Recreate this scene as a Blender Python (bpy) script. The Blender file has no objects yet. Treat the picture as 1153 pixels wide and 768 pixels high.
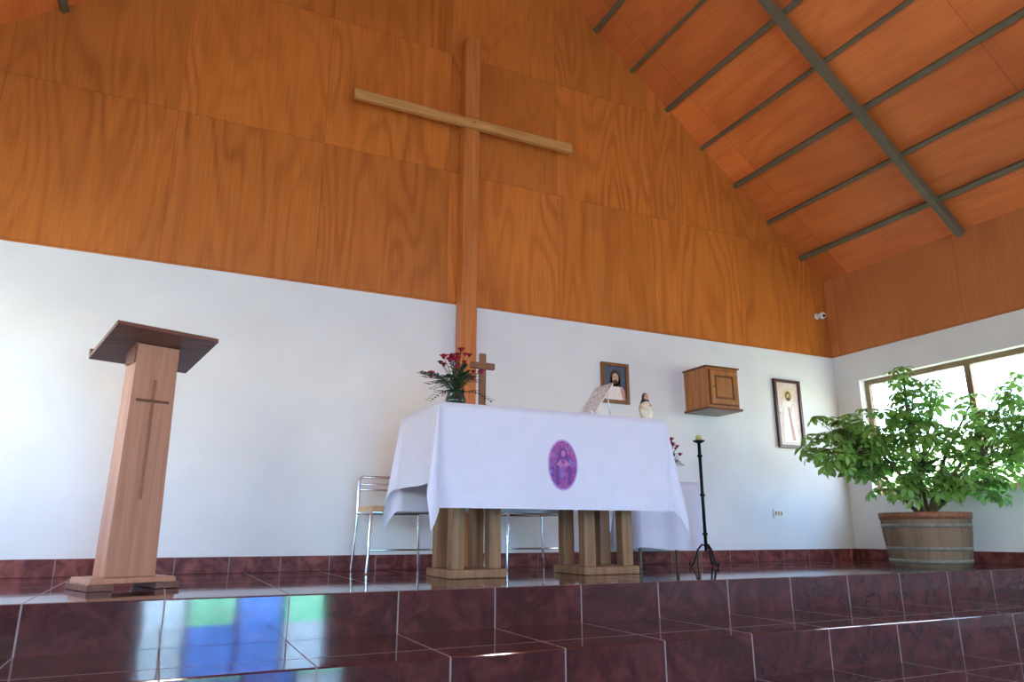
import bpy, math, random
from math import sin, cos, pi, sqrt, radians
from mathutils import Vector, Matrix
random.seed(7)
S = bpy.context.scene
try:
    S.view_settings.view_transform = 'Standard'
except Exception: pass

def lin(r,g,b):
    f=lambda c: (c/255/12.92) if c/255<=0.04045 else ((c/255+0.055)/1.055)**2.4
    return (f(r),f(g),f(b),1)

# ---------------------------------------------------------------- nodes
def newmat(name):
    m=bpy.data.materials.new(name); m.use_nodes=True
    nt=m.node_tree; b=nt.nodes['Principled BSDF']
    return m,nt,b
def nd(nt,t,**p):
    n=nt.nodes.new(t)
    for k,v in p.items(): setattr(n,k,v)
    return n
def put(nt,sock,v):
    if isinstance(v,bpy.types.NodeSocket): nt.links.new(v,sock)
    else: sock.default_value=v
def M(nt,op,a,b=0.0,c=0.0):
    n=nd(nt,'ShaderNodeMath',operation=op); put(nt,n.inputs[0],a); put(nt,n.inputs[1],b)
    if len(n.inputs)>2: put(nt,n.inputs[2],c)
    return n.outputs[0]
def xyz(nt,a,b,c):
    n=nd(nt,'ShaderNodeCombineXYZ'); put(nt,n.inputs[0],a); put(nt,n.inputs[1],b); put(nt,n.inputs[2],c); return n.outputs[0]
def mix(nt,f,a,b,mode='MIX'):
    n=nd(nt,'ShaderNodeMix',data_type='RGBA',blend_type=mode)
    put(nt,n.inputs[0],f); put(nt,n.inputs[6],a); put(nt,n.inputs[7],b); return n.outputs[2]
def noise(nt,vec,scale,detail=2,dist=0.0,rough=0.5):
    n=nd(nt,'ShaderNodeTexNoise'); put(nt,n.inputs['Vector'],vec); n.inputs['Scale'].default_value=scale
    n.inputs['Detail'].default_value=detail; n.inputs['Distortion'].default_value=dist; n.inputs['Roughness'].default_value=rough
    return n.outputs['Fac']
def coords(nt):
    tc=nd(nt,'ShaderNodeTexCoord'); s=nd(nt,'ShaderNodeSeparateXYZ'); nt.links.new(tc.outputs['Object'],s.inputs[0])
    return tc.outputs['Object'],s.outputs[0],s.outputs[1],s.outputs[2]
def ramp(nt,f,lo,hi):
    n=nd(nt,'ShaderNodeMapRange'); put(nt,n.inputs[0],f); n.inputs[1].default_value=lo; n.inputs[2].default_value=hi
    return n.outputs[0]
def bump(nt,b,h,strength=0.2,dist=0.01):
    n=nd(nt,'ShaderNodeBump'); put(nt,n.inputs['Height'],h); n.inputs['Strength'].default_value=strength; n.inputs['Distance'].default_value=dist
    nt.links.new(n.outputs[0],b.inputs['Normal'])

def simple(name,col,rough=0.5,metal=0.0,var=0.15,scale=20,spec=0.5,bmp=0.0,trans=0.0):
    m,nt,b=newmat(name); v,x,y,z=coords(nt)
    f=noise(nt,v,scale,3)
    dark=tuple(c*(1-var) for c in col[:3])+(1,); lt=tuple(min(1,c*(1+var)) for c in col[:3])+(1,)
    c=mix(nt,ramp(nt,f,.3,.7),dark,lt)
    nt.links.new(c,b.inputs['Base Color']); b.inputs['Roughness'].default_value=rough; b.inputs['Metallic'].default_value=metal
    b.inputs['Specular IOR Level'].default_value=spec
    if bmp: bump(nt,b,f,bmp,0.005)
    if trans: 
        t=nd(nt,'ShaderNodeBsdfTranslucent'); nt.links.new(c,t.inputs[0]); mx=nd(nt,'ShaderNodeMixShader'); mx.inputs[0].default_value=trans
        nt.links.new(b.outputs[0],mx.inputs[1]); nt.links.new(t.outputs[0],mx.inputs[2]); nt.links.new(mx.outputs[0],nt.nodes['Material Output'].inputs[0])
    return m

def plywood(name,ua,wa,pu,pw,ou,ow,ca,cb,rough=0.35,rv=0.3,ringamp=.55,freq=26,seam=0.35,su=2.3,sw=.55):
    """ua: axis across the grain, wa: axis along the grain"""
    m,nt,b=newmat(name); v,x,y,z=coords(nt); ax={'x':x,'y':y,'z':z}; u=ax[ua]; w=ax[wa]
    fu=M(nt,'DIVIDE',M(nt,'SUBTRACT',u,ou),pu); fw=M(nt,'DIVIDE',M(nt,'SUBTRACT',w,ow),pw)
    iu=M(nt,'FLOOR',fu); iw=M(nt,'FLOOR',fw)
    wn=nd(nt,'ShaderNodeTexWhiteNoise'); nt.links.new(xyz(nt,iu,iw,3.3),wn.inputs['Vector']); r=wn.outputs['Value']
    vec=xyz(nt,M(nt,'ADD',M(nt,'MULTIPLY',u,su),M(nt,'MULTIPLY',r,17.)),M(nt,'ADD',M(nt,'MULTIPLY',w,sw),M(nt,'MULTIPLY',r,9.)),M(nt,'MULTIPLY',r,5.))
    n1=noise(nt,vec,1.0,1.2,.25)
    ring=M(nt,'ADD',M(nt,'MULTIPLY',M(nt,'SINE',M(nt,'MULTIPLY',n1,freq*pi)),.5),.5)
    ring=M(nt,'POWER',ring,2.0)
    st=noise(nt,xyz(nt,M(nt,'MULTIPLY',u,55.),M(nt,'MULTIPLY',w,2.5),r),1.0,3)
    blot=noise(nt,xyz(nt,u,w,r),1.3,3,.3)
    ringm=ramp(nt,noise(nt,xyz(nt,M(nt,'ADD',u,M(nt,'MULTIPLY',r,8.)),w,r),.9,1),.35,.65)
    f=M(nt,'ADD',M(nt,'MULTIPLY',M(nt,'MULTIPLY',ring,M(nt,'ADD',.35,M(nt,'MULTIPLY',ringm,.65))),ringamp),M(nt,'MULTIPLY',ramp(nt,st,.3,.7),.3))
    c=mix(nt,f,ca,cb)
    br=M(nt,'ADD',M(nt,'ADD',1-rv/2-.2,M(nt,'MULTIPLY',r,rv)),M(nt,'MULTIPLY',blot,.4))
    frx=M(nt,'FRACT',fu); frw=M(nt,'FRACT',fw)
    s1=M(nt,'LESS_THAN',frx,.007/pu); s2=M(nt,'LESS_THAN',frw,.007/pw)
    s=M(nt,'MAXIMUM',s1,s2)
    br=M(nt,'MULTIPLY',br,M(nt,'SUBTRACT',1.0,M(nt,'MULTIPLY',s,seam)))
    c=mix(nt,1.0,c,xyz(nt,br,br,br),'MULTIPLY')
    nt.links.new(c,b.inputs['Base Color']); b.inputs['Roughness'].default_value=rough
    bump(nt,b,st,.05,.003)
    return m

def woodmat(name,ca,cb,axis='z',rough=.4,scale=40,freq=1.0):
    m,nt,b=newmat(name); v,x,y,z=coords(nt)
    k={'x':(1.5,scale,scale),'y':(scale,1.5,scale),'z':(scale,scale,1.5)}[axis]
    st=noise(nt,xyz(nt,M(nt,'MULTIPLY',x,k[0]),M(nt,'MULTIPLY',y,k[1]),M(nt,'MULTIPLY',z,k[2])),freq,3,.6)
    bl=noise(nt,v,5,2)
    f=M(nt,'ADD',M(nt,'MULTIPLY',ramp(nt,st,.3,.7),.7),M(nt,'MULTIPLY',bl,.3))
    nt.links.new(mix(nt,f,ca,cb),b.inputs['Base Color']); b.inputs['Roughness'].default_value=rough
    bump(nt,b,st,.1,.003)
    return m

def tilemat(name,px=.49,ox=.045,py=.49,oy=3.37,ca=(.044,.013,.014,1),cb=(.135,.034,.036,1),rough=.06,grout=(.28,.21,.20,1),ior=1.62,spec=.5):
    m,nt,b=newmat(name); v,x,y,z=coords(nt)
    g=nd(nt,'ShaderNodeNewGeometry'); sn=nd(nt,'ShaderNodeSeparateXYZ'); nt.links.new(g.outputs['Normal'],sn.inputs[0])
    up=M(nt,'GREATER_THAN',M(nt,'ABSOLUTE',sn.outputs[2]),.5)
    fx=M(nt,'DIVIDE',M(nt,'SUBTRACT',x,ox-.003),px); fy=M(nt,'DIVIDE',M(nt,'SUBTRACT',y,oy-.003),py)
    jx=M(nt,'MULTIPLY',M(nt,'LESS_THAN',M(nt,'FRACT',fx),.007/px),M(nt,'LESS_THAN',M(nt,'ABSOLUTE',sn.outputs[0]),.5))
    jy=M(nt,'MULTIPLY',M(nt,'LESS_THAN',M(nt,'FRACT',fy),.007/py),up)
    j=M(nt,'MAXIMUM',jx,jy)
    wn=nd(nt,'ShaderNodeTexWhiteNoise'); nt.links.new(xyz(nt,M(nt,'FLOOR',fx),M(nt,'FLOOR',fy),up),wn.inputs['Vector']); r=wn.outputs['Value']
    vec=xyz(nt,M(nt,'ADD',x,M(nt,'MULTIPLY',r,7.)),M(nt,'ADD',y,M(nt,'MULTIPLY',r,3.)),z)
    n1=noise(nt,vec,5.5,6,1.6,.6); n2=noise(nt,vec,30,3,1.)
    f=M(nt,'ADD',M(nt,'MULTIPLY',ramp(nt,n1,.42,.68),.75),M(nt,'MULTIPLY',ramp(nt,n2,.4,.8),.3))
    c=mix(nt,f,ca,cb); c=mix(nt,j,c,grout)
    nt.links.new(c,b.inputs['Base Color']); b.inputs['IOR'].default_value=ior; b.inputs['Specular IOR Level'].default_value=spec
    rg=M(nt,'ADD',rough,M(nt,'MULTIPLY',j,.5)); nt.links.new(rg,b.inputs['Roughness'])
    bump(nt,b,noise(nt,v,3.5,2),.06,.01)
    return m

def emblemmat():
    m,nt,b=newmat('emblem_print'); v,x,y,z=coords(nt)
    n=noise(nt,v,18,4,1.5); n2=noise(nt,v,40,3,.5)
    c=mix(nt,ramp(nt,n,.35,.65),lin(110,60,150),lin(185,90,150)); c=mix(nt,ramp(nt,n2,.5,.7),c,lin(120,120,200))
    nt.links.new(c,b.inputs['Base Color']); b.inputs['Roughness'].default_value=.7
    return m

# ---------------------------------------------------------------- mesh builder
class MB:
    def __init__(s): s.v=[]; s.f=[]; s.m=[]; s.sm=[]; s.mats=[]
    def mi(s,mat):
        if mat not in s.mats: s.mats.append(mat)
        return s.mats.index(mat)
    def add(s,vs,fs,mat,smooth=False):
        o=len(s.v); s.v+= [tuple(p) for p in vs]; k=s.mi(mat)
        for f in fs: s.f.append([i+o for i in f]); s.m.append(k); s.sm.append(smooth)
    def box(s,x0,x1,y0,y1,z0,z1,mat,T=None):
        vs=[Vector((x,y,z)) for x in (x0,x1) for y in (y0,y1) for z in (z0,z1)]
        if T is not None: vs=[T@p for p in vs]
        s.add(vs,[(0,1,3,2),(4,6,7,5),(0,4,5,1),(2,3,7,6),(0,2,6,4),(1,5,7,3)],mat)
    def prism(s,pts,axis,a0,a1,mat,T=None):
        n=len(pts); vs=[]
        for a in (a0,a1):
            for p in pts:
                q={'y':(p[0],a,p[1]),'x':(a,p[0],p[1]),'z':(p[0],p[1],a)}[axis]
                q=Vector(q); vs.append(T@q if T is not None else q)
        fs=[tuple(range(n)),tuple(range(2*n-1,n-1,-1))]+[(i,(i+1)%n,(i+1)%n+n,i+n) for i in range(n)]
        s.add(vs,fs,mat)
    def lathe(s,prof,c,mat,seg=24,T=None,smooth=True,rf=None):
        vs=[];fs=[]
        for r,z in prof:
            for i in range(seg):
                a=2*pi*i/seg; rr=r*(rf(a) if rf else 1); p=Vector((c[0]+rr*cos(a),c[1]+rr*sin(a),c[2]+z)); vs.append(T@p if T is not None else p)
        for k in range(len(prof)-1):
            for i in range(seg):
                j=(i+1)%seg; fs.append((k*seg+i,k*seg+j,(k+1)*seg+j,(k+1)*seg+i))
        fs.append(tuple(range(seg-1,-1,-1))); fs.append(tuple((len(prof)-1)*seg+i for i in range(seg)))
        s.add(vs,fs,mat,smooth)
    def ball(s,c,r,mat,seg=14,rings=8,T=None):
        if not hasattr(r,'__len__'): r=(r,r,r)
        vs=[];fs=[]
        for k in range(1,rings):
            t=pi*k/rings
            for i in range(seg):
                a=2*pi*i/seg; p=Vector((c[0]+r[0]*sin(t)*cos(a),c[1]+r[1]*sin(t)*sin(a),c[2]+r[2]*cos(t))); vs.append(T@p if T is not None else p)
        top=Vector((c[0],c[1],c[2]+r[2])); bot=Vector((c[0],c[1],c[2]-r[2]))
        if T is not None: top=T@top; bot=T@bot
        vs+=[top,bot]; n=len(vs)
        for k in range(rings-2):
            for i in range(seg):
                j=(i+1)%seg; fs.append((k*seg+i,(k+1)*seg+i,(k+1)*seg+j,k*seg+j))
        for i in range(seg):
            j=(i+1)%seg; fs.append((n-2,i,j)); fs.append((n-1,(rings-2)*seg+j,(rings-2)*seg+i))
        s.add(vs,fs,mat,True)
    def tube(s,pts,rad,mat,seg=8,T=None):
        pts=[Vector(p) for p in pts]
        if T is not None: pts=[T@p for p in pts]
        if not hasattr(rad,'__len__'): rad=[rad]*len(pts)
        vs=[];fs=[]; ref=None
        for i,p in enumerate(pts):
            d=(pts[min(i+1,len(pts)-1)]-pts[max(i-1,0)])
            if d.length<1e-9: d=Vector((0,0,1))
            d.normalize()
            if ref is None: ref=Vector((1,0,0)) if abs(d.x)<.8 else Vector((0,1,0))
            u=(ref-d*ref.dot(d)).normalized(); ref=u; w=d.cross(u)
            for k in range(seg):
                a=2*pi*k/seg; vs.append(p+(u*cos(a)+w*sin(a))*rad[i])
        for i in range(len(pts)-1):
            for k in range(seg):
                j=(k+1)%seg; fs.append((i*seg+k,i*seg+j,(i+1)*seg+j,(i+1)*seg+k))
        fs.append(tuple(range(seg-1,-1,-1))); fs.append(tuple((len(pts)-1)*seg+k for k in range(seg)))
        s.add(vs,fs,mat,True)
    def leaf(s,p,d,up,L,W,mat,droop=.25):
        d=d.normalized(); side=d.cross(up)
        if side.length<1e-4: side=d.cross(Vector((1,0,0)))
        side.normalize(); n=side.cross(d).normalized()
        c1=p+d*L*.35+n*L*.03; c2=p+d*L*.72-n*L*droop*.3; c3=p+d*L-n*L*droop
        vs=[p,c1+side*W*.42+n*W*.12,c1,c1-side*W*.42+n*W*.12,c2+side*W*.45+n*W*.1,c2,c2-side*W*.45+n*W*.1,c3]
        s.add(vs,[(0,2,1),(0,3,2),(1,2,5,4),(2,3,6,5),(4,5,7),(5,6,7)],mat,True)
    def poly(s,pts,mat): s.add(pts,[tuple(range(len(pts)))],mat)
    def build(s,name,origin=(0,0,0),bevel=0,solid=0):
        o=Vector(origin); me=bpy.data.meshes.new(name)
        me.from_pydata([tuple(Vector(p)-o) for p in s.v],[],s.f)
        for mt in s.mats: me.materials.append(mt)
        for i,p in enumerate(me.polygons): p.material_index=s.m[i]; p.use_smooth=s.sm[i]
        me.validate(); me.update()
        ob=bpy.data.objects.new(name,me); ob.location=o; S.collection.objects.link(ob)
        if bevel:
            b=ob.modifiers.new('bevel','BEVEL'); b.width=bevel; b.segments=2; b.limit_method='ANGLE'; b.angle_limit=radians(40)
        return ob

# ---------------------------------------------------------------- materials
WHITE=simple('white_plaster',lin(232,231,230),.75,var=.03,scale=3,spec=.2,bmp=.03)
PLY_BACK=plywood('plywood_back','x','z',1.07,1.19,-.235,2.10,lin(208,122,50),lin(148,72,22),.34,.24,ringamp=.42,freq=19,seam=.28,su=2.5,sw=.5)
PLY_SIDE=plywood('plywood_side','y','z',1.35,1.19,2.45,2.10,lin(204,126,74),lin(168,94,48),.4,.12,ringamp=.3,freq=12)
PLY_CEIL=plywood('plywood_ceiling','x','y',.86,2.3,6.06,.35,lin(228,126,60),lin(190,86,36),.5,.4,ringamp=.3,freq=12)
TILE=tilemat('red_tile')
SKIRT=tilemat('red_skirting_tile',px=.33,ox=.1,ca=(.10,.022,.020,1),cb=(.36,.11,.09,1),rough=.45,ior=1.45,spec=.25)
METAL_BR=simple('painted_steel',lin(106,98,74),.55,0,.1,15)
FRAME_BR=simple('window_aluminium',lin(134,112,84),.4,.3,.1)
OAKP=woodmat('cross_wood',lin(208,128,66),lin(170,92,40),'z',.35,30)
ARMW=woodmat('cross_arm_wood',lin(214,164,98),lin(166,112,56),'x',.22,30)
ALTW=woodmat('altar_wood',lin(164,124,84),lin(108,76,50),'z',.6,35)
LECT=woodmat('lectern_wood',lin(196,142,114),lin(160,108,82),'z',.4,40)
LECTD=woodmat('lectern_dark_wood',lin(132,92,78),lin(96,64,54),'x',.35,40)
LCROSS=simple('lectern_cross_inlay',lin(112,70,48),.3)
LCROSS2=simple('lectern_cross_wood_inlay',lin(150,96,66),.3)
CLOTH=simple('white_cloth',lin(230,232,250),.85,var=.02,scale=8,spec=.1,trans=.12)
EMB=emblemmat(); EMB_B=simple('emblem_border',lin(195,165,220),.7); EMB_F=simple('emblem_figure',lin(190,115,170),.7); EMB_D=simple('emblem_dark',lin(110,60,135),.7)
CHROME=simple('chrome',(.75,.75,.76,1),.2,1.0,.03)
SEAT=simple('seat_tan',lin(200,165,125),.6)
IRON=simple('black_iron',(.012,.012,.013,1),.45,.6)
CANDLE=simple('candle_wax',lin(215,195,120),.5)
TABW=woodmat('tabernacle_wood',lin(198,130,66),lin(138,84,38),'z',.35,30)
TABD=woodmat('tabernacle_dark_wood',lin(130,78,36),lin(92,52,22),'x',.35,30)
BRASS=simple('brass',(.6,.42,.15,1),.25,1.0)
FRD=woodmat('picture_frame_dark',lin(90,50,38),lin(60,30,24),'z',.35,30)
FRB=woodmat('picture_frame_brown',lin(150,96,50),lin(110,64,30),'z',.35,30)
SKIN=simple('painted_skin',lin(205,160,130),.6,scale=60); HAIR=simple('painted_hair',lin(70,45,35),.6)
PBLUE=simple('print_blue',lin(70,90,110),.4,scale=30,var=.4)
PCREAM=simple('print_cream',lin(225,200,190),.4,var=.12,scale=25); PWHITE=simple('print_robe',lin(240,228,222),.4,var=.05); PRED=simple('print_red',lin(200,140,130),.4)
SILVER=simple('silver_filigree',(.82,.82,.85,1),.3,.7,.05); PLAST=simple('white_plastic',lin(235,235,230),.3,var=.02); BLK=simple('black_plastic',(.01,.01,.01,1),.2)
STEMG=simple('stem',lin(110,95,60),.7)
LEAF=simple('leaf_green',lin(134,180,86),.35,var=.4,scale=7,trans=.5)
LEAFD=simple('leaf_dark',lin(48,78,44),.4,var=.3,scale=30,trans=.2)
PETAL=simple('red_petal',lin(160,20,46),.5,var=.35,scale=50,trans=.15)
GLASSD=simple('dark_green_glass',lin(28,48,36),.08,var=.3)
SOIL=simple('soil',lin(60,42,30),.95,var=.3,scale=30,bmp=.5)
VEIL=simple('statue_veil',lin(44,38,44),.6); ROBE=simple('statue_robe',lin(226,218,196),.6)

def barrelmat():
    m,nt,b=newmat('barrel_wood'); v,x,y,z=coords(nt)
    a=M(nt,'ARCTAN2',y,x); st=M(nt,'MULTIPLY',a,22/(2*pi)); r=nd(nt,'ShaderNodeTexWhiteNoise'); nt.links.new(xyz(nt,M(nt,'FLOOR',st),1.,1.),r.inputs['Vector'])
    n=noise(nt,xyz(nt,M(nt,'MULTIPLY',a,25.),0.,M(nt,'MULTIPLY',z,6.)),1.0,3)
    c=mix(nt,M(nt,'ADD',M(nt,'MULTIPLY',r.outputs['Value'],.5),M(nt,'MULTIPLY',n,.5)),lin(92,76,60),lin(150,124,96))
    nt.links.new(c,b.inputs['Base Color']); b.inputs['Roughness'].default_value=.8; return m
BARR=barrelmat(); HOOP=simple('barrel_hoop',lin(130,130,116),.5,.3,.3,30)
HOOP2=simple('barrel_hoop_brown',lin(140,92,64),.6,.2,.3,30)

# ---------------------------------------------------------------- room
XL,XR,YB,YF=-2.24,6.38,5.28,-5.0
ZF=-.555; RX=2.07; EZ=2.95; SL=.804; RZ=EZ+(XR-RX)*SL; WT=.16
BZ=2.09
b=MB(); b.box(XL-WT,XR+WT,YB,YB+WT,ZF-.1,BZ,WHITE)
b.prism([(XL-WT,BZ),(XR+WT,BZ),(XR+WT,EZ+.02),(RX,RZ+.05),(XL-WT,EZ+.02)],'y',YB-.012,YB+WT,PLY_BACK)
b.build('wall_back')
def side(name,x0,x1,xi,ops):
    b=MB(); ys=YF-WT
    for (a,c,z0,z1) in sorted(ops):
        b.box(x0,x1,ys,a,ZF-.1,BZ,WHITE); b.box(x0,x1,a,c,ZF-.1,z0,WHITE); b.box(x0,x1,a,c,z1,BZ,WHITE); ys=c
    b.box(x0,x1,ys,YB,ZF-.1,BZ,WHITE)
    sx=-.012 if xi==x0 else .012
    b.box(min(x0,x0+sx),max(x1,x1+sx),YF,YB-.012,BZ,EZ+.03,PLY_SIDE)
    b.build(name)
OPS=[(2.85,4.99,.62,1.79),(-.6,1.54,.62,1.79),(-4.2,-2.06,.62,1.79)]
OPSR=OPS[:2]
side('wall_right',XR,XR+WT,XR,OPSR); side('wall_left',XL-WT,XL,XL,OPS)
# front wall (behind the photographer) with a glazed double door
DX0,DX1,DZ=-.15,2.45,1.75
b=MB(); b.box(XL-WT,DX0,YF-WT,YF,ZF-.1,BZ,WHITE); b.box(DX1,XR+WT,YF-WT,YF,ZF-.1,BZ,WHITE); b.box(DX0,DX1,YF-WT,YF,DZ,BZ,WHITE)
b.prism([(XL-WT,BZ),(XR+WT,BZ),(XR+WT,EZ+.02),(RX,RZ+.05),(XL-WT,EZ+.02)],'y',YF-WT,YF+.012,PLY_BACK)
b.build('wall_front')
def stained(name,col):
    m,nt,bs=newmat(name); t=nd(nt,'ShaderNodeBsdfTransparent'); t.inputs[0].default_value=col
    nt.links.new(t.outputs[0],nt.nodes['Material Output'].inputs[0]); return m
G1=stained('glass_pale',(.72,.86,1,1)); G2=stained('glass_blue',(.30,.55,1,1)); G3=stained('glass_green',(.50,.90,.80,1))
b=MB(); yd=YF-.07
xm=(DX0+DX1)/2; xs=[DX0,DX0+.62,xm,xm+.65,DX1]
for i,x in enumerate(xs):
    o={0:0,4:-.06}.get(i,-.03); b.box(x+o,x+o+.06,yd-.03,yd+.03,ZF,DZ-.06,FRAME_BR)
b.box(DX0,DX1,yd-.03,yd+.03,DZ-.06,DZ,FRAME_BR)
zm=.45
b.box(DX0,DX1,yd-.028,yd+.028,zm-.03,zm+.03,FRAME_BR)
for i in range(4):
    x0,x1=xs[i]+.03,xs[i+1]-.03
    b.box(x0,x1,yd-.003,yd+.003,ZF,zm-.03,(G1,G3,G2,G3)[i]); b.box(x0,x1,yd-.003,yd+.003,zm+.03,DZ-.06,(G1,G2,G2,G1)[i])
b.build('door_1')
# ceiling
T=.06
b=MB()
b.prism([(RX,RZ),(XR+WT,EZ-WT*SL),(XR+WT,EZ-WT*SL+T*1.3),(RX,RZ+T*1.3)],'y',YF-WT,YB+WT,PLY_CEIL)
b.prism([(RX,RZ),(XL-WT,EZ-WT*SL),(XL-WT,EZ-WT*SL+T*1.3),(RX,RZ+T*1.3)],'y',YF-WT,YB+WT,PLY_CEIL)
b.build('ceiling')
b=MB(); th=math.atan(SL)
for k in range(10):
    for sg in (1,-1):
        X=6.06-.43*k
        if X<RX+.1: continue
        z=EZ+(XR-X)*SL; x=X if sg>0 else 2*RX-X
        Tm=Matrix.Translation((x,0,z))@Matrix.Rotation(th*sg,4,'Y')
        w=.024 if k%2==0 else .017
        b.box(-w,w,YF,YB-.012,-.045,.004,METAL_BR,Tm)
b.build('ceiling_purlins')
for i,y in enumerate((3.67,.95,-1.8,-4.4)):
    b=MB()
    for sg in (1,-1):
        xe=XR if sg>0 else XL
        Lr=(XR-RX)/cos(th)
        Tm=Matrix.Translation((xe,y,EZ))@Matrix.Rotation(th if sg>0 else -th,4,'Y')
        if sg>0: b.box(-Lr,-.03,-.03,.03,-.12,-.045,METAL_BR,Tm)
        else: b.box(.03,Lr,-.03,.03,-.12,-.045,METAL_BR,Tm)
    b.build('roof_rafter')
# floors
b=MB(); b.box(XL,XR,YF-WT,2.05,ZF-.1,ZF,TILE); b.build('floor')
b=MB()
b.box(XL+.001,XR-.001,3.37,YB-.001,ZF,0,TILE); b.box(XL+.001,XR-.001,2.68,3.37,ZF,-.187,TILE); b.box(XL+.001,XR-.001,2.0,2.68,ZF,-.375,TILE)
b.build('altar_platform',bevel=.006)
b=MB(); b.box(XL,XR,YB-.015,YB,0,.105,SKIRT); b.build('baseboard_back',bevel=.003)
SK2=tilemat('red_skirting_tile_side',px=99,ox=50,ca=(.10,.022,.020,1),cb=(.36,.11,.09,1),rough=.45,ior=1.45,spec=.25)
b=MB(); b.box(XR-.015,XR,3.37,YB-.015,0,.105,SK2); b.build('baseboard_right',bevel=.003)
b=MB(); b.box(XL,XL+.015,3.37,YB-.015,0,.105,SK2); b.build('baseboard_left',bevel=.003)

# windows
def glassm():
    m,nt,bs=newmat('window_glass'); t=nd(nt,'ShaderNodeBsdfTransparent'); g=nd(nt,'ShaderNodeBsdfGlossy'); g.inputs['Roughness'].default_value=.02
    mx=nd(nt,'ShaderNodeMixShader'); mx.inputs[0].default_value=.06
    nt.links.new(t.outputs[0],mx.inputs[1]); nt.links.new(g.outputs[0],mx.inputs[2]); nt.links.new(mx.outputs[0],nt.nodes['Material Output'].inputs[0]); return m
GL=glassm()
n=0
for xc,ops in ((XR+WT*.65,OPSR),(XL-WT*.65,OPS)):
    for (a,c,z0,z1) in ops:
        n+=1; b=MB(); t=.022
        b.box(xc-t,xc+t,a,c,z0,z0+.05,FRAME_BR); b.box(xc-t,xc+t,a,c,z1-.05,z1,FRAME_BR)
        mid=(a+c)/2
        for y in (a,mid-.03,c-.05): b.box(xc-t,xc+t,y,y+.055,z0+.05,z1-.05,FRAME_BR)
        b.box(xc-.003,xc+.003,a+.05,c-.05,z0+.05,z1-.05,GL)
        b.build('window_%d'%n)

# ---------------------------------------------------------------- wall cross
b=MB(); cx=2.07
b.box(cx-.07,cx+.07,YB-.13,YB-.014,0.0,4.62,OAKP)
b.box(1.02,3.06,YB-.175,YB-.125,3.68,3.76,ARMW)
b.ball((cx,YB-.178,3.72),.012,BRASS)
b.build('wall_cross',(cx,YB-.06,0),bevel=.006)

# ---------------------------------------------------------------- lectern
b=MB(); RT=Matrix.Translation((-.14,4.10,0))@Matrix.Rotation(radians(20),4,'Z')
def fr(w0,w1,d0,d1,z0,z1,mat):
    vs=[]
    for z,w,d in ((z0,w0,d0),(z1,w1,d1)):
        for sx,sy in ((-1,-1),(1,-1),(1,1),(-1,1)): vs.append(RT@Vector((sx*w/2,sy*d/2,z)))
    b.add(vs,[(3,2,1,0),(4,5,6,7),(0,1,5,4),(1,2,6,5),(2,3,7,6),(3,0,4,7)],mat)
for sx in (-1,1): b.box(sx*.15-.055,sx*.15+.055,-.17,.17,0.001,.03,LECTD,RT)
fr(.39,.38,.30,.29,.03,.055,LECT)
fr(.235,.205,.16,.14,.055,1.20,LECT)
sl=math.atan(.1/.38)
BT=RT@Matrix.Translation((0,-.2,1.265))@Matrix.Rotation(-sl,4,'X')
b.box(-.25,.25,0,.42,-.024,0,LECTD,BT)
b.box(-.25,.25,.40,.42,0,.03,LECTD,BT)
for sx in (-1,1): b.prism([(-.065,1.10),(-.065,1.21),(.065,1.17),(.065,1.10)],'x',sx*.105-.006,sx*.105+.006,LECTD,RT)
def fy(z): return -(.16+(.14-.16)*(z-.055)/1.145)/2
def strip(x0,x1,z0,z1,t,mat):
    vs=[]
    for z in (z0,z1):
        for x,e in ((x0,t),(x1,t),(x1,-.001),(x0,-.001)): vs.append(RT@Vector((x,fy(z)-e,z)))
    b.add(vs,[(3,2,1,0),(4,5,6,7),(0,1,5,4),(1,2,6,5),(2,3,7,6),(3,0,4,7)],mat)
strip(-.007,.007,.42,1.02,.008,LCROSS2); strip(-.08,.08,.903,.917,.0085,LCROSS)
b.build('lectern',(-.14,4.10,0),bevel=.003)

# ---------------------------------------------------------------- altar table
AX0,AX1,AY0,AY1,AZ=1.385,3.0,3.885,4.62,1.0
b=MB()
for x0,x1 in ((1.53,1.90),(2.44,2.86)):
    y0,y1=4.05,4.46
    b.box(x0,x1,y0,y1,0.001,.05,ALTW)
    b.box(x0,x1,y0,y1,.88,.93,ALTW)
    for x in (x0+.025,x1-.105):
        for y in (y0+.03,y1-.11): b.box(x,x+.08,y,y+.08,.05,.88,ALTW)
b.box(AX0+.01,AX1-.01,AY0+.01,AY1-.01,.93,.985,ALTW)
b.build('altar_table',(2.2,4.25,0),bevel=.005)

b=MB(); Lf,Ls=.605,.47
def front(x,d):
    t=d/Lf; e=.014*t*sin(x*7.3+1)+.008*t*sin(x*17+.4)
    return Vector((x,AY0-.006-.02*t-e,AZ-d))
cols=[]
NR=14
def col(f): cols.append([f(k/NR) for k in range(NR+1)])
def fan(C,p0,p1,Lp0,Lp1,amp,skew=1.0,nn=14):
    for i in range(1,nn):
        ph=pi/2*i/nn; Lm=min(Lp0/cos(ph),Lp1/max(1e-6,sin(ph))); pd=pi/2*((i/nn)**skew)
        o=Vector((p0[0]*cos(pd)+p1[0]*sin(pd),p0[1]*cos(pd)+p1[1]*sin(pd),0))
        def f(t,Lm=Lm,ph=ph,o=o):
            d=t*Lm; h=.006+.03*t+d*amp*(sin(2*ph)**1.5); return Vector((C[0],C[1],0))+o*h+Vector((0,0,AZ-sqrt(max(0,d*d-min(h,d)**2))))
        col(f)
nx=44
for i in range(nx+1):
    x=AX0+(AX1-AX0)*i/nx; col(lambda t,x=x: front(x,t*Lf))
fan((AX1,AY0),(0,-1),(1,0),Lf,Ls,.12,1.2)
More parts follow.
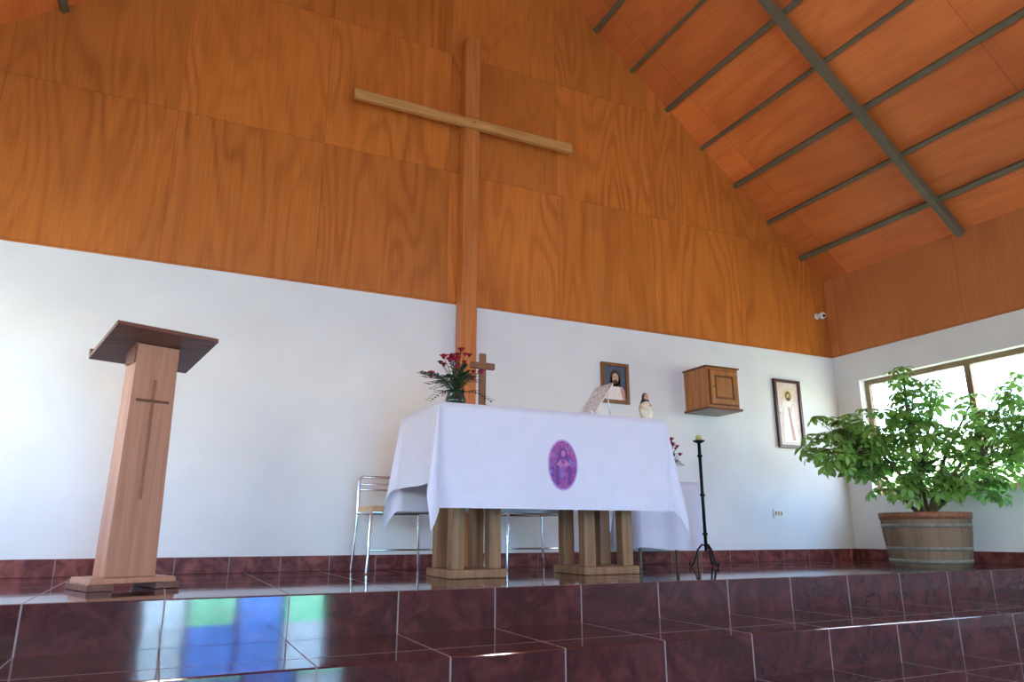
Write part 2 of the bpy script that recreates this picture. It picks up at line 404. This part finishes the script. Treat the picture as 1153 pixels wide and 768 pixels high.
for i in range(13):
    y=AY0+(AY1-AY0)*i/12; col(lambda t,y=y: Vector((AX1+.006+.03*t+.012*t*sin(y*14),y,AZ-t*Ls)))
fan((AX1,AY1),(1,0),(0,1),Ls,Lf,.15)
for i in range(nx+1):
    x=AX1+(AX0-AX1)*i/nx; col(lambda t,x=x: Vector((x,AY1+.006+.02*t+.01*t*sin(x*11),AZ-t*Lf)))
fan((AX0,AY1),(0,1),(-1,0),Lf,Ls,.12)
for i in range(13):
    y=AY1+(AY0-AY1)*i/12; col(lambda t,y=y: Vector((AX0-.006-.03*t-.014*t*sin(y*13+1),y,AZ-t*Ls)))
fan((AX0,AY0),(-1,0),(0,-1),Ls,Lf,.19,.7)
vs=[p for c in cols for p in c]; fs=[]; nc=len(cols)
for i in range(nc):
    j=(i+1)%nc
    for k in range(NR): fs.append((i*(NR+1)+k,i*(NR+1)+k+1,j*(NR+1)+k+1,j*(NR+1)+k))
fs.append(tuple(i*(NR+1) for i in range(nc)))
b.add(vs,fs,CLOTH,True)
def surf(x,z,e): 
    p=front(x,AZ-z); return p+Vector((0,-e,0))
def oval(cx,cz,rx,rz,e,mat,n=28):
    pts=[surf(cx,cz,e)]
    R=4
    for k in range(1,R+1):
        for i in range(n):
            a=2*pi*i/n; pts.append(surf(cx+rx*k/R*cos(a),cz+rz*k/R*sin(a),e))
    fs=[(0,1+(i+1)%n,1+i) for i in range(n)]
    for k in range(R-1):
        for i in range(n):
            j=(i+1)%n; fs.append((1+k*n+i,1+k*n+j,1+(k+1)*n+j,1+(k+1)*n+i))
    b.add(pts,fs,mat,True)
ex,ez=2.195,.665
oval(ex,ez,.104,.158,.003,EMB_B); oval(ex,ez,.095,.148,.005,EMB)
def sp(pts,e,mat): b.poly([surf(ex+px,ez+pz,e) for px,pz in pts],mat)
sp([(-.05,-.12),(.05,-.12),(.06,-.05),(.038,.03),(.022,.075),(-.022,.075),(-.042,.03),(-.058,-.05)],.007,EMB_D)
sp([(-.022,-.12),(.024,-.12),(.03,-.05),(.02,.035),(-.02,.035),(-.03,-.05)],.009,EMB)
oval(ex,ez+.072,.028,.032,.0085,EMB_D,16); oval(ex,ez+.068,.015,.02,.0105,EMB_F,14)
sp([(-.05,.0),(-.02,.03),(.0,-.005),(-.012,-.015)],.0105,EMB_F); sp([(.05,.0),(.02,.03),(.0,-.005),(.012,-.015)],.0105,EMB_F)
b.build('altar_cloth',(2.2,4.25,AZ))

# ---------------------------------------------------------------- altar flowers
def bouquet(name,c,H,R,nf,nl,seed,vr=.055,vh=.10,nleaf_len=.2):
    rnd=random.Random(seed); b=MB()
    b.lathe([(vr*.6,0),(vr*.95,.01),(vr*1.1,vh*.4),(vr*.85,vh*.8),(vr,vh),(vr*.9,vh),(vr*.75,vh*.8)],c,GLASSD,20)
    base=Vector(c)+Vector((0,0,vh*.9))
    for i in range(nl):
        a=rnd.uniform(0,2*pi); el=rnd.uniform(-.1,1.2); d=Vector((cos(a)*cos(el),sin(a)*cos(el),sin(el)))
        L=R*rnd.uniform(.65,1.05)*(1 if el<.7 else .8); 
        mid=base+d*L*.5+Vector((0,0,.03)); tip=base+d*L-Vector((0,0,.02))
        b.tube([base,mid,tip],[.002,.0018,.001],LEAFD,4)
        for k in range(9):
            t=.25+.75*k/8; p=base.lerp(mid,min(1,t*2)) if t<.5 else mid.lerp(tip,(t-.5)*2)
            for sgn in (-1,1):
                sd=d.cross(Vector((0,0,1))).normalized()*sgn+d*.9+Vector((0,0,rnd.uniform(-.1,.3)))
                b.leaf(p,sd,Vector((0,0,1)),.055*(1.2-t*.5),.013,LEAFD,.15)
    for i in range(nf):
        a=rnd.uniform(0,2*pi); el=rnd.uniform(.35,1.45); d=Vector((cos(a)*cos(el),sin(a)*cos(el),sin(el)))
        p=base+Vector((d.x*R*.7,d.y*R*.7,d.z*(H-vh)*rnd.uniform(.75,1.0)))
        b.tube([base,base.lerp(p,.5)+Vector((0,0,.02)),p],.002,LEAFD,4)
        rr=rnd.uniform(.015,.023)
        b.ball(p,(rr*.6,rr*.6,rr*.75),PETAL,8,6)
        for ring,(n2,tilt,sc) in enumerate(((5,1.0,1.0),(6,.4,1.3))):
            for k in range(n2):
                aa=2*pi*k/n2+ring; dd=Vector((cos(aa)*cos(tilt),sin(aa)*cos(tilt),sin(tilt)))
                b.leaf(p-Vector((0,0,rr*.4)),dd,Vector((0,0,1)),rr*1.2*sc,rr*1.1,PETAL,-.2)
    return b.build(name,c)
bouquet('flower_vase',(1.54,4.03,AZ+.001),.38,.27,26,24,3,.06)

# ---------------------------------------------------------------- small altar cross
b=MB(); x,y=1.745,4.10
CRW=woodmat('small_cross_wood',lin(150,98,66),lin(102,62,40),'z',.5,50)
b.box(x-.055,x+.055,y-.045,y+.045,AZ+.001,AZ+.02,CRW); b.box(x-.035,x+.035,y-.03,y+.03,AZ+.02,AZ+.04,CRW)
b.box(x-.021,x+.021,y-.014,y+.014,AZ+.04,AZ+.375,CRW); b.box(x-.082,x+.082,y-.016,y+.016,AZ+.275,AZ+.315,CRW)
b.build('altar_cross',(x,y,AZ),bevel=.003)

# ---------------------------------------------------------------- missal stand (openwork silver)
b=MB(); ox_,oy_=2.47,4.05
ang=radians(54); H=.28; W=.12
MT=Matrix.Translation((ox_,oy_,AZ+.001))
b.box(0,.012,-W,W,0,.012,SILVER,MT); b.box(.15,.162,-W,W,0,.012,SILVER,MT)
for sy in (-W,W-.01): b.box(0,.16,sy,sy+.01,0,.012,SILVER,MT)
PT=MT@Matrix(((0,cos(ang),-sin(ang),0.0),(1,0,0,0),(0,sin(ang),cos(ang),.008),(0,0,0,1)))
for x0,x1,y0,y1 in ((-W,W,0,.014),(-W,W,H-.014,H),(-W,-W+.014,0,H),(W-.014,W,0,H),(-.006,.006,0,H)): b.box(x0,x1,y0,y1,-.004,.004,SILVER,PT)
for i in range(4):
    for j in range(5):
        cx0=-W+.035+i*.053; cy0=.035+j*.05
        b.tube([(cx0+.025*(1-t/20)*cos(t*.62+i),cy0+.025*(1-t/20)*sin(t*.62+i),0) for t in range(19)],.006,SILVER,5,PT)
b.box(-W,W,-.004,.006,-.004,.035,SILVER,PT)
for sy in (-.08,.08): b.tube([MT@Vector((.155,sy,.01)),MT@Vector((.13,sy,.18))],.005,SILVER,6)
b.build('missal_stand',(ox_,oy_,AZ))

# ---------------------------------------------------------------- madonna statue
b=MB(); c=(2.925,3.985,AZ+.001)
b.lathe([(.04,0),(.042,.012),(.036,.02),(.044,.05),(.05,.085),(.046,.11),(.026,.128),(.012,.138),(.012,.15)],c,ROBE,20)
b.ball((c[0],c[1]-.004,c[2]+.165),(.017,.019,.024),SKIN)
b.ball((c[0]+.002,c[1]+.008,c[2]+.168),(.023,.021,.029),VEIL)
b.lathe([(.046,.075),(.044,.10),(.034,.125),(.024,.15),(.02,.165)],(c[0]+.003,c[1]+.012,c[2]),VEIL,18)
b.ball((c[0],c[1]-.023,c[2]+.163),(.003,.004,.005),SKIN,6,4)
for sx in (-1,1): b.ball((c[0]+sx*.006,c[1]-.021,c[2]+.169),.0022,BLK,6,4)
b.tube([(c[0]-.045,c[1],c[2]+.09),(c[0]-.03,c[1]-.04,c[2]+.075),(c[0],c[1]-.05,c[2]+.09)],[.012,.011,.008],ROBE,8)
b.tube([(c[0]+.045,c[1],c[2]+.09),(c[0]+.03,c[1]-.04,c[2]+.075),(c[0],c[1]-.05,c[2]+.09)],[.012,.011,.008],ROBE,8)
b.ball((c[0],c[1]-.053,c[2]+.1),(.007,.007,.012),SKIN,8,6)
b.build('madonna_statuette',c)

# ---------------------------------------------------------------- framed prints
def ell(b,cx,cz,rx,rz,y,mat,n=24,a0=0,a1=2*pi):
    b.poly([Vector((cx+rx*cos(a0+(a1-a0)*i/n),y,cz+rz*sin(a0+(a1-a0)*i/n))) for i in range(n)],mat)
def frame(b,x0,x1,z0,z1,w,mat,pm,Y=YB):
    b.box(x0,x1,Y-.03,Y,z0,z0+w,mat); b.box(x0,x1,Y-.03,Y,z1-w,z1,mat); b.box(x0,x0+w,Y-.03,Y,z0+w,z1-w,mat); b.box(x1-w,x1,Y-.03,Y,z0+w,z1-w,mat)
    b.box(x0+w,x1-w,Y-.012,Y,z0+w,z1-w,pm)
b=MB(); frame(b,3.395,3.685,1.375,1.745,.03,FRB,PBLUE); y=YB-.013
P=lambda x,z,y: Vector((x,y,z))
b.poly([P(3.43,1.41,y),P(3.65,1.41,y),P(3.64,1.50,y),P(3.58,1.555,y),P(3.51,1.555,y),P(3.45,1.50,y)],PWHITE)
ell(b,3.545,1.61,.058,.075,y-.001,HAIR); b.poly([P(3.495,1.62,y-.001),P(3.595,1.62,y-.001),P(3.61,1.53,y-.001),P(3.48,1.53,y-.001)],HAIR)
ell(b,3.545,1.605,.034,.048,y-.002,SKIN); ell(b,3.545,1.572,.024,.022,y-.003,HAIR); ell(b,3.532,1.615,.005,.003,y-.003,BLK,10); ell(b,3.558,1.615,.005,.003,y-.003,BLK,10)
b.poly([P(3.62,1.41,y-.001),P(3.65,1.41,y-.001),P(3.64,1.50,y-.001),P(3.59,1.53,y-.001)],PRED)
b.build('framed_portrait',(3.54,YB,1.375),bevel=.002)
b=MB(); frame(b,5.46,5.82,1.08,1.78,.03,FRD,PCREAM); x=5.64
b.poly([P(x-.09,1.14,y),P(x+.1,1.14,y),P(x+.075,1.4,y),P(x+.07,1.56,y),P(x-.06,1.56,y),P(x-.07,1.4,y)],PWHITE)
ell(b,x+.005,1.62,.06,.06,y-.0005,CANDLE); ell(b,x+.005,1.61,.036,.05,y-.001,HAIR); ell(b,x+.005,1.607,.022,.033,y-.002,SKIN); ell(b,x+.005,1.585,.016,.014,y-.003,HAIR,12)
b.poly([P(x-.06,1.54,y-.001),P(x-.04,1.56,y-.001),P(x-.105,1.42,y-.001),P(x-.13,1.45,y-.001)],PWHITE); ell(b,x-.125,1.43,.013,.016,y-.002,SKIN,12)
b.poly([P(x+.06,1.56,y-.001),P(x+.075,1.53,y-.001),P(x+.02,1.42,y-.001),P(x,1.44,y-.001)],PCREAM); ell(b,x+.005,1.45,.013,.013,y-.002,SKIN,12)
b.poly([P(x-.01,1.5,y-.0015),P(x+.012,1.5,y-.0015),P(x+.06,1.16,y-.0015),P(x+.02,1.16,y-.0015)],PRED)
b.build('framed_religious_print',(5.64,YB,1.08),bevel=.002)

# ---------------------------------------------------------------- tabernacle cabinet
b=MB(); x0,x1,y0,y1,z0,z1=4.33,4.70,4.96,YB-.001,1.36,1.73
b.box(x0,x1,y0,y1,z0,z1,TABW)
b.box(x0-.02,x1+.02,y0-.02,y1,z0-.022,z0,TABD); b.box(x0-.015,x1+.015,y0-.015,y1,z1,z1+.014,TABD)
f=y0
b.box(x0+.02,x1-.02,f-.012,f,z0+.02,z1-.02,TABD)
b.box(x0+.03,x1-.03,f-.022,f-.012,z0+.03,z0+.075,TABW); b.box(x0+.03,x1-.03,f-.022,f-.012,z1-.075,z1-.03,TABW)
b.box(x0+.03,x0+.075,f-.022,f-.012,z0+.075,z1-.075,TABW); b.box(x1-.075,x1-.03,f-.022,f-.012,z0+.075,z1-.075,TABW)
b.box(x0+.095,x1-.095,f-.019,f-.012,z0+.095,z1-.095,TABW)
b.ball((x0+.055,f-.03,(z0+z1)/2),.010,BRASS)
for z in (z0+.07,z1-.09): b.box(x1-.03,x1-.022,f-.024,f-.01,z,z+.04,BRASS)
b.build('tabernacle_cabinet',(4.5,YB,1.36),bevel=.004)
# outlet + camera
b=MB(); b.box(5.31,5.43,YB-.012,YB,.40,.48,PLAST)
for x in (5.335,5.37,5.405): b.box(x-.011,x+.011,YB-.016,YB-.012,.42,.46,SEAT); b.ball((x,YB-.0165,.44),.004,BLK,8,4)
b.build('wall_socket',(5.37,YB,.44),bevel=.002)
b=MB(); Y=YB-.012
TT=Matrix.Translation((6.2,Y,2.54))@Matrix.Rotation(pi/2,4,'X')
b.lathe([(.035,0),(.035,.012),(.012,.016),(.012,.05)],(0,0,0),PLAST,16,TT)
b.ball((6.2,Y-.075,2.53),.038,PLAST); b.ball((6.19,Y-.105,2.52),.016,BLK)
b.build('security_camera',(6.2,Y,2.54))

# ---------------------------------------------------------------- chairs
def chair(x0,x1,y0,y1,sh=.41,bh=.645):
    b=MB(); r=.011
    for x in (x0,x1):
        o=.02 if x==x1 else -.02
        b.tube([(x+o,y0-.02,0.003),(x,y0,sh-.01)],r,CHROME); b.tube([(x+o,y1+.015,0.003),(x,y1,sh),(x,y1,bh-.03),(x-o,y1,bh)],r,CHROME)
        b.tube([(x,y0,sh-.02),(x,y1,sh-.02)],r*.9,CHROME)
    b.tube([(x0+.02,y1,bh),(x1-.02,y1,bh)],r,CHROME)
    for z in (bh-.05,bh-.09): b.tube([(x0,y1,z),(x1,y1,z)],r*.7,CHROME)
    b.tube([(x0,y0,sh-.02),(x1,y0,sh-.02)],r*.9,CHROME); b.tube([(x0,y1,sh-.02),(x1,y1,sh-.02)],r*.9,CHROME)
    b.tube([(x0-.01,y0-.01,.15),(x1+.01,y0-.01,.15)],r*.6,CHROME)
    b.box(x0+.005,x1-.005,y0-.01,y1-.015,sh-.012,sh+.022,SEAT)
    b.build('altar_chair',((x0+x1)/2,(y0+y1)/2,0),bevel=.006)
chair(1.235,1.68,4.74,5.12); chair(2.24,2.70,4.76,5.12)

# ---------------------------------------------------------------- credence table with cloth
b=MB(); x0,x1,y0,y1,zt=3.42,4.06,4.84,5.18,.67
for x in (x0+.03,x1-.03):
    for y in (y0+.03,y1-.03): b.box(x-.009,x+.009,y-.009,y+.009,0.001,zt-.02,METAL_BR)
b.box(x0+.005,x1-.005,y0+.005,y1-.005,zt-.03,zt-.004,ALTW)
b.build('side_table',(3.7,5,0))
b=MB(); vs=[];fs=[];ring=[]
def rp(s):
    w,d=x1-x0,y1-y0; per=2*(w+d); s=s%per
    if s<w: return (x0+s,y0,0,-1)
    s-=w
    if s<d: return (x1,y0+s,1,0)
    s-=d
    if s<w: return (x1-s,y1,0,1)
    s-=w; return (x0,y1-s,-1,0)
n2=96;rows=8;per=2*(x1-x0+y1-y0)
for k in range(rows+1):
    t=k/rows
    for i in range(n2):
        s=per*i/n2; px,py,nx_,ny_=rp(s)
        fl=.004+.035*t+.014*t*sin(s*22); px+=nx_*fl; py+=min(ny_*fl,.03)
        vs.append((px,py,zt-.52*t-.03*t*abs(sin(s*3))))
for k in range(rows):
    for i in range(n2):
        j=(i+1)%n2; fs.append((k*n2+i,(k+1)*n2+i,(k+1)*n2+j,k*n2+j))
fs.append(tuple(range(n2))); b.add(vs,fs,CLOTH,True); b.build('side_table_cloth',(3.7,5,.67))
bouquet('small_flower_vase',(3.87,4.97,zt+.001),.42,.14,24,8,11,.045,.16)

# ---------------------------------------------------------------- candle stand
b=MB(); x,y=3.87,4.58
b.tube([(x,y,.12),(x,y,.97)],.013,IRON,10)
for z in (.25,.55,.86): b.ball((x,y,z),(.022,.022,.016),IRON,10,6)
b.lathe([(.008,0),(.02,.01),(.045,.02),(.048,.03),(.02,.032)],(x,y,.955),IRON,20); b.lathe([(.024,0),(.024,.035),(.02,.04),(.002,.04)],(x,y,.985),CANDLE,14)
b.tube([(x,y,1.02),(x+.001,y,1.04)],.0015,BLK,4)
for k in range(3):
    a=2*pi*k/3+.5; d=Vector((cos(a),sin(a),0)); o=Vector((x,y,0))
    b.tube([o+d*r_+Vector((0,0,z_)) for r_,z_ in ((0,.16),(.03,.17),(.065,.13),(.085,.07),(.105,.02),(.13,.008),(.135,.03),(.12,.035))],.0075,IRON,8)
b.build('candle_stand',(x,y,0))

# ---------------------------------------------------------------- barrel planter with schefflera
pc=Vector((5.72,4.02,0)); b=MB(); KR=.93
b.lathe([(.305*KR,0.001),(.33*KR,.1),(.35*KR,.25),(.363*KR,.42),(.335*KR,.42),(.33*KR,.36)],pc,BARR,88,smooth=False,rf=lambda a: 1-.012*(1 if (int(round(a/(2*pi)*88))%4==0) else 0))
for z,h,m_ in ((.02,.035,HOOP),(.12,.03,HOOP),(.30,.03,HOOP),(.365,.055,HOOP2)):
    rr=lambda q:KR*(.308+(.363-.308)*(q/.42)**.8+.006)
    b.lathe([(rr(z)-.01,z),(rr(z)+.002,z),(rr(z+h)+.002,z+h),(rr(z+h)-.01,z+h)],pc,m_,48)
b.lathe([(.30,.33),(.30,.375),(.2,.39),(.02,.395)],pc,SOIL,30)
b.build('barrel_planter',pc)
b=MB(); rnd=random.Random(5)
e=Vector((.9026,-.4305,0)); fwd=Vector((.4305,.9026,0))
root=pc+Vector((0,0,.395))
lobes=[(-.64,-.05,.98,.35,.34,.29,78),(-.36,0,1.01,.34,.34,.32,58),(.0,0,1.36,.22,.22,.27,38),(-.03,-.05,1.60,.10,.10,.12,6),(.03,-.1,.90,.40,.36,.32,72),(.44,-.30,.94,.34,.30,.32,64),(.68,-.42,.98,.28,.24,.38,56),(.3,-.2,.62,.34,.3,.15,28),(-.17,-.1,.62,.3,.3,.15,26),(.20,-.1,1.40,.12,.14,.16,9),(.64,-.4,1.38,.12,.12,.16,9),(.40,-.2,1.28,.12,.12,.12,6)]
for (oe,of,z,re,rf_,rz,nn) in lobes:
    c=pc+e*oe+fwd*of+Vector((0,0,z)); c.x=min(c.x,6.2)
    st=root+Vector((rnd.uniform(-.1,.1),rnd.uniform(-.1,.1),-.005)); mid=st.lerp(c,.5)+Vector((rnd.uniform(-.03,.03),0,.05))
    b.tube([st,mid,c],[.016,.012,.006],STEMG,6)
    for i in range(nn):
        while True:
            q=Vector((rnd.uniform(-1,1),rnd.uniform(-1,1),rnd.uniform(-1,1)))
            if .3<q.length<1: break
        p=c+e*q.x*re+fwd*q.y*rf_+Vector((0,0,q.z*rz))
        if p.x>6.24: p.x=6.24-rnd.uniform(0,.1)
        if p.z<.52: p.z=.52+rnd.uniform(0,.1)
        if p.y>5.1: p.y=5.1
        a0=mid.lerp(c,rnd.uniform(.3,1))
        b.tube([a0,a0.lerp(p,.6)+Vector((0,0,.02)),p],[.0035,.003,.002],STEMG,4)
        ax=(q*.8+Vector((rnd.uniform(-.4,.4),rnd.uniform(-.4,.4),.9))).normalized()
        u=ax.orthogonal().normalized(); w=ax.cross(u); k0=rnd.uniform(0,6)
        n7=rnd.choice((6,7,7,8)); sc=rnd.uniform(.75,1.15)
        for k in range(n7):
            aa=k0+2*pi*k/n7; d=u*cos(aa)+w*sin(aa)-ax*rnd.uniform(.05,.4)
            L=.088*sc*rnd.uniform(.85,1.1)
            if (p+d*L*1.1).x>6.36: continue
            b.leaf(p+d.normalized()*.012,d,ax,L,.044*sc,LEAF,.22)
b.build('umbrella_plant',root)

# ---------------------------------------------------------------- added fill lamps, unseen behind the camera, to brighten wall wood and ceiling
FILLM,ntl,bl=newmat('fill_lamp_glass'); bl.inputs['Base Color'].default_value=(.9,.9,.88,1); bl.inputs['Emission Color'].default_value=(1,.93,.82,1); bl.inputs['Emission Strength'].default_value=1
for x,y in ((.2,-2.2),(3.9,-2.2)):
    b=MB(); b.tube([(x,y,3.75),(x,y,4.85)],.008,BLK,6); b.lathe([(.03,.16),(.05,.12),(.05,.08),(.02,.06)],(x,y,3.62),METAL_BR,16); b.ball((x,y,3.58),.13,FILLM,20,12)  # made-up hanging fixture for the added fill light
    b.build('fill_lamp_fixture',(x,y,3.75))
    l=bpy.data.lights.new('added_fill_light','POINT'); l.energy=48 if x<1 else 85; l.shadow_soft_size=.16; l.color=(1,.91,.80)
    o=bpy.data.objects.new('added_fill_light',l); o.location=(x,y,3.25); S.collection.objects.link(o)

# ---------------------------------------------------------------- outside
GRASS=simple('outside_ground',lin(200,206,170),.9,var=.3,scale=2)
b=MB(); b.box(-60,60,-60,60,ZF-.25,ZF-.16,GRASS); b.build('ground')
TL=simple('tree_leaf',lin(212,228,185),.5,var=.25,scale=1,trans=.5)
TRK=simple('tree_bark',lin(160,145,125),.9,scale=8)
def tree(x,y,h,r,seed):
    rnd=random.Random(seed); b=MB(); z=ZF-.16
    b.tube([(x,y,z),(x+.1,y,z+h*.4),(x-.05,y+.1,z+h*.75)],[.16,.12,.05],TRK,10)
    for i in range(7):
        a=rnd.uniform(0,6.28); b.tube([(x,y,z+h*.35+i*.15),(x+cos(a)*r*.6,y+sin(a)*r*.6,z+h*.6+i*.15)],[.06,.02],TRK,6)
    for i in range(800):
        q=Vector((rnd.gauss(0,1),rnd.gauss(0,1),rnd.gauss(0,1))).normalized()*rnd.uniform(.5,1)
        p=Vector((x,y,z+h*.62))+Vector((q.x*r,q.y*r,q.z*h*.4))
        b.leaf(p,Vector((rnd.uniform(-1,1),rnd.uniform(-1,1),rnd.uniform(-.8,.3))),Vector((0,0,1)),.3,.16,TL)
    b.build('tree',(x,y,z))
tree(15.5,10.0,3.2,1.9,1); tree(19,17,4.5,2.3,2); tree(17.5,6.0,2.8,1.7,3); tree(1.5,-14,4.5,2.2,4)

# ---------------------------------------------------------------- light
w=bpy.data.worlds.new('sky'); S.world=w; w.use_nodes=True; nt=w.node_tree; bg=nt.nodes['Background']
sk=nt.nodes.new('ShaderNodeTexSky'); sk.sky_type='NISHITA'; sk.sun_disc=False; sk.sun_elevation=radians(50); sk.sun_rotation=radians(200)
nt.links.new(sk.outputs[0],bg.inputs[0]); bg.inputs[1].default_value=1.8
sun=bpy.data.lights.new('sun','SUN'); sun.energy=16; sun.angle=radians(.5); so=bpy.data.objects.new('sun',sun); S.collection.objects.link(so)
so.rotation_euler=(radians(28),radians(8),0)
def area(name,loc,d,sx,sy,pw,col):
    l=bpy.data.lights.new(name,'AREA'); l.shape='RECTANGLE'; l.size=sx; l.size_y=sy; l.energy=pw; l.color=col
    o=bpy.data.objects.new(name,l); o.location=loc; o.rotation_euler=Vector(d).to_track_quat('-Z','Z').to_euler(); S.collection.objects.link(o)
area('daylight_door',((DX0+DX1)/2,YF-.3,(ZF+DZ)/2),(0,1,0),2.6,2.2,340,(.88,.94,1.0))
for (a,c,z0,z1) in OPS: area('daylight_left_window',(XL-WT-.1,(a+c)/2,(z0+z1)/2),(1,0,0),c-a,z1-z0,46,(.84,.92,1))
for (a,c,z0,z1) in OPSR[1:]: area('daylight_right_window',(XR+WT+.1,(a+c)/2,(z0+z1)/2),(-1,0,0),c-a,z1-z0,90,(.97,.98,1))

# ---------------------------------------------------------------- camera
cd=bpy.data.cameras.new('camera'); cd.sensor_width=36; cd.sensor_fit='HORIZONTAL'; cd.lens=800/1153*36; cd.clip_start=.05; cd.clip_end=300
co=bpy.data.objects.new('camera',cd); S.collection.objects.link(co); co.location=(0,0,.26)
co.rotation_euler=(radians(90+15.1),0,radians(-25.5)); S.camera=co
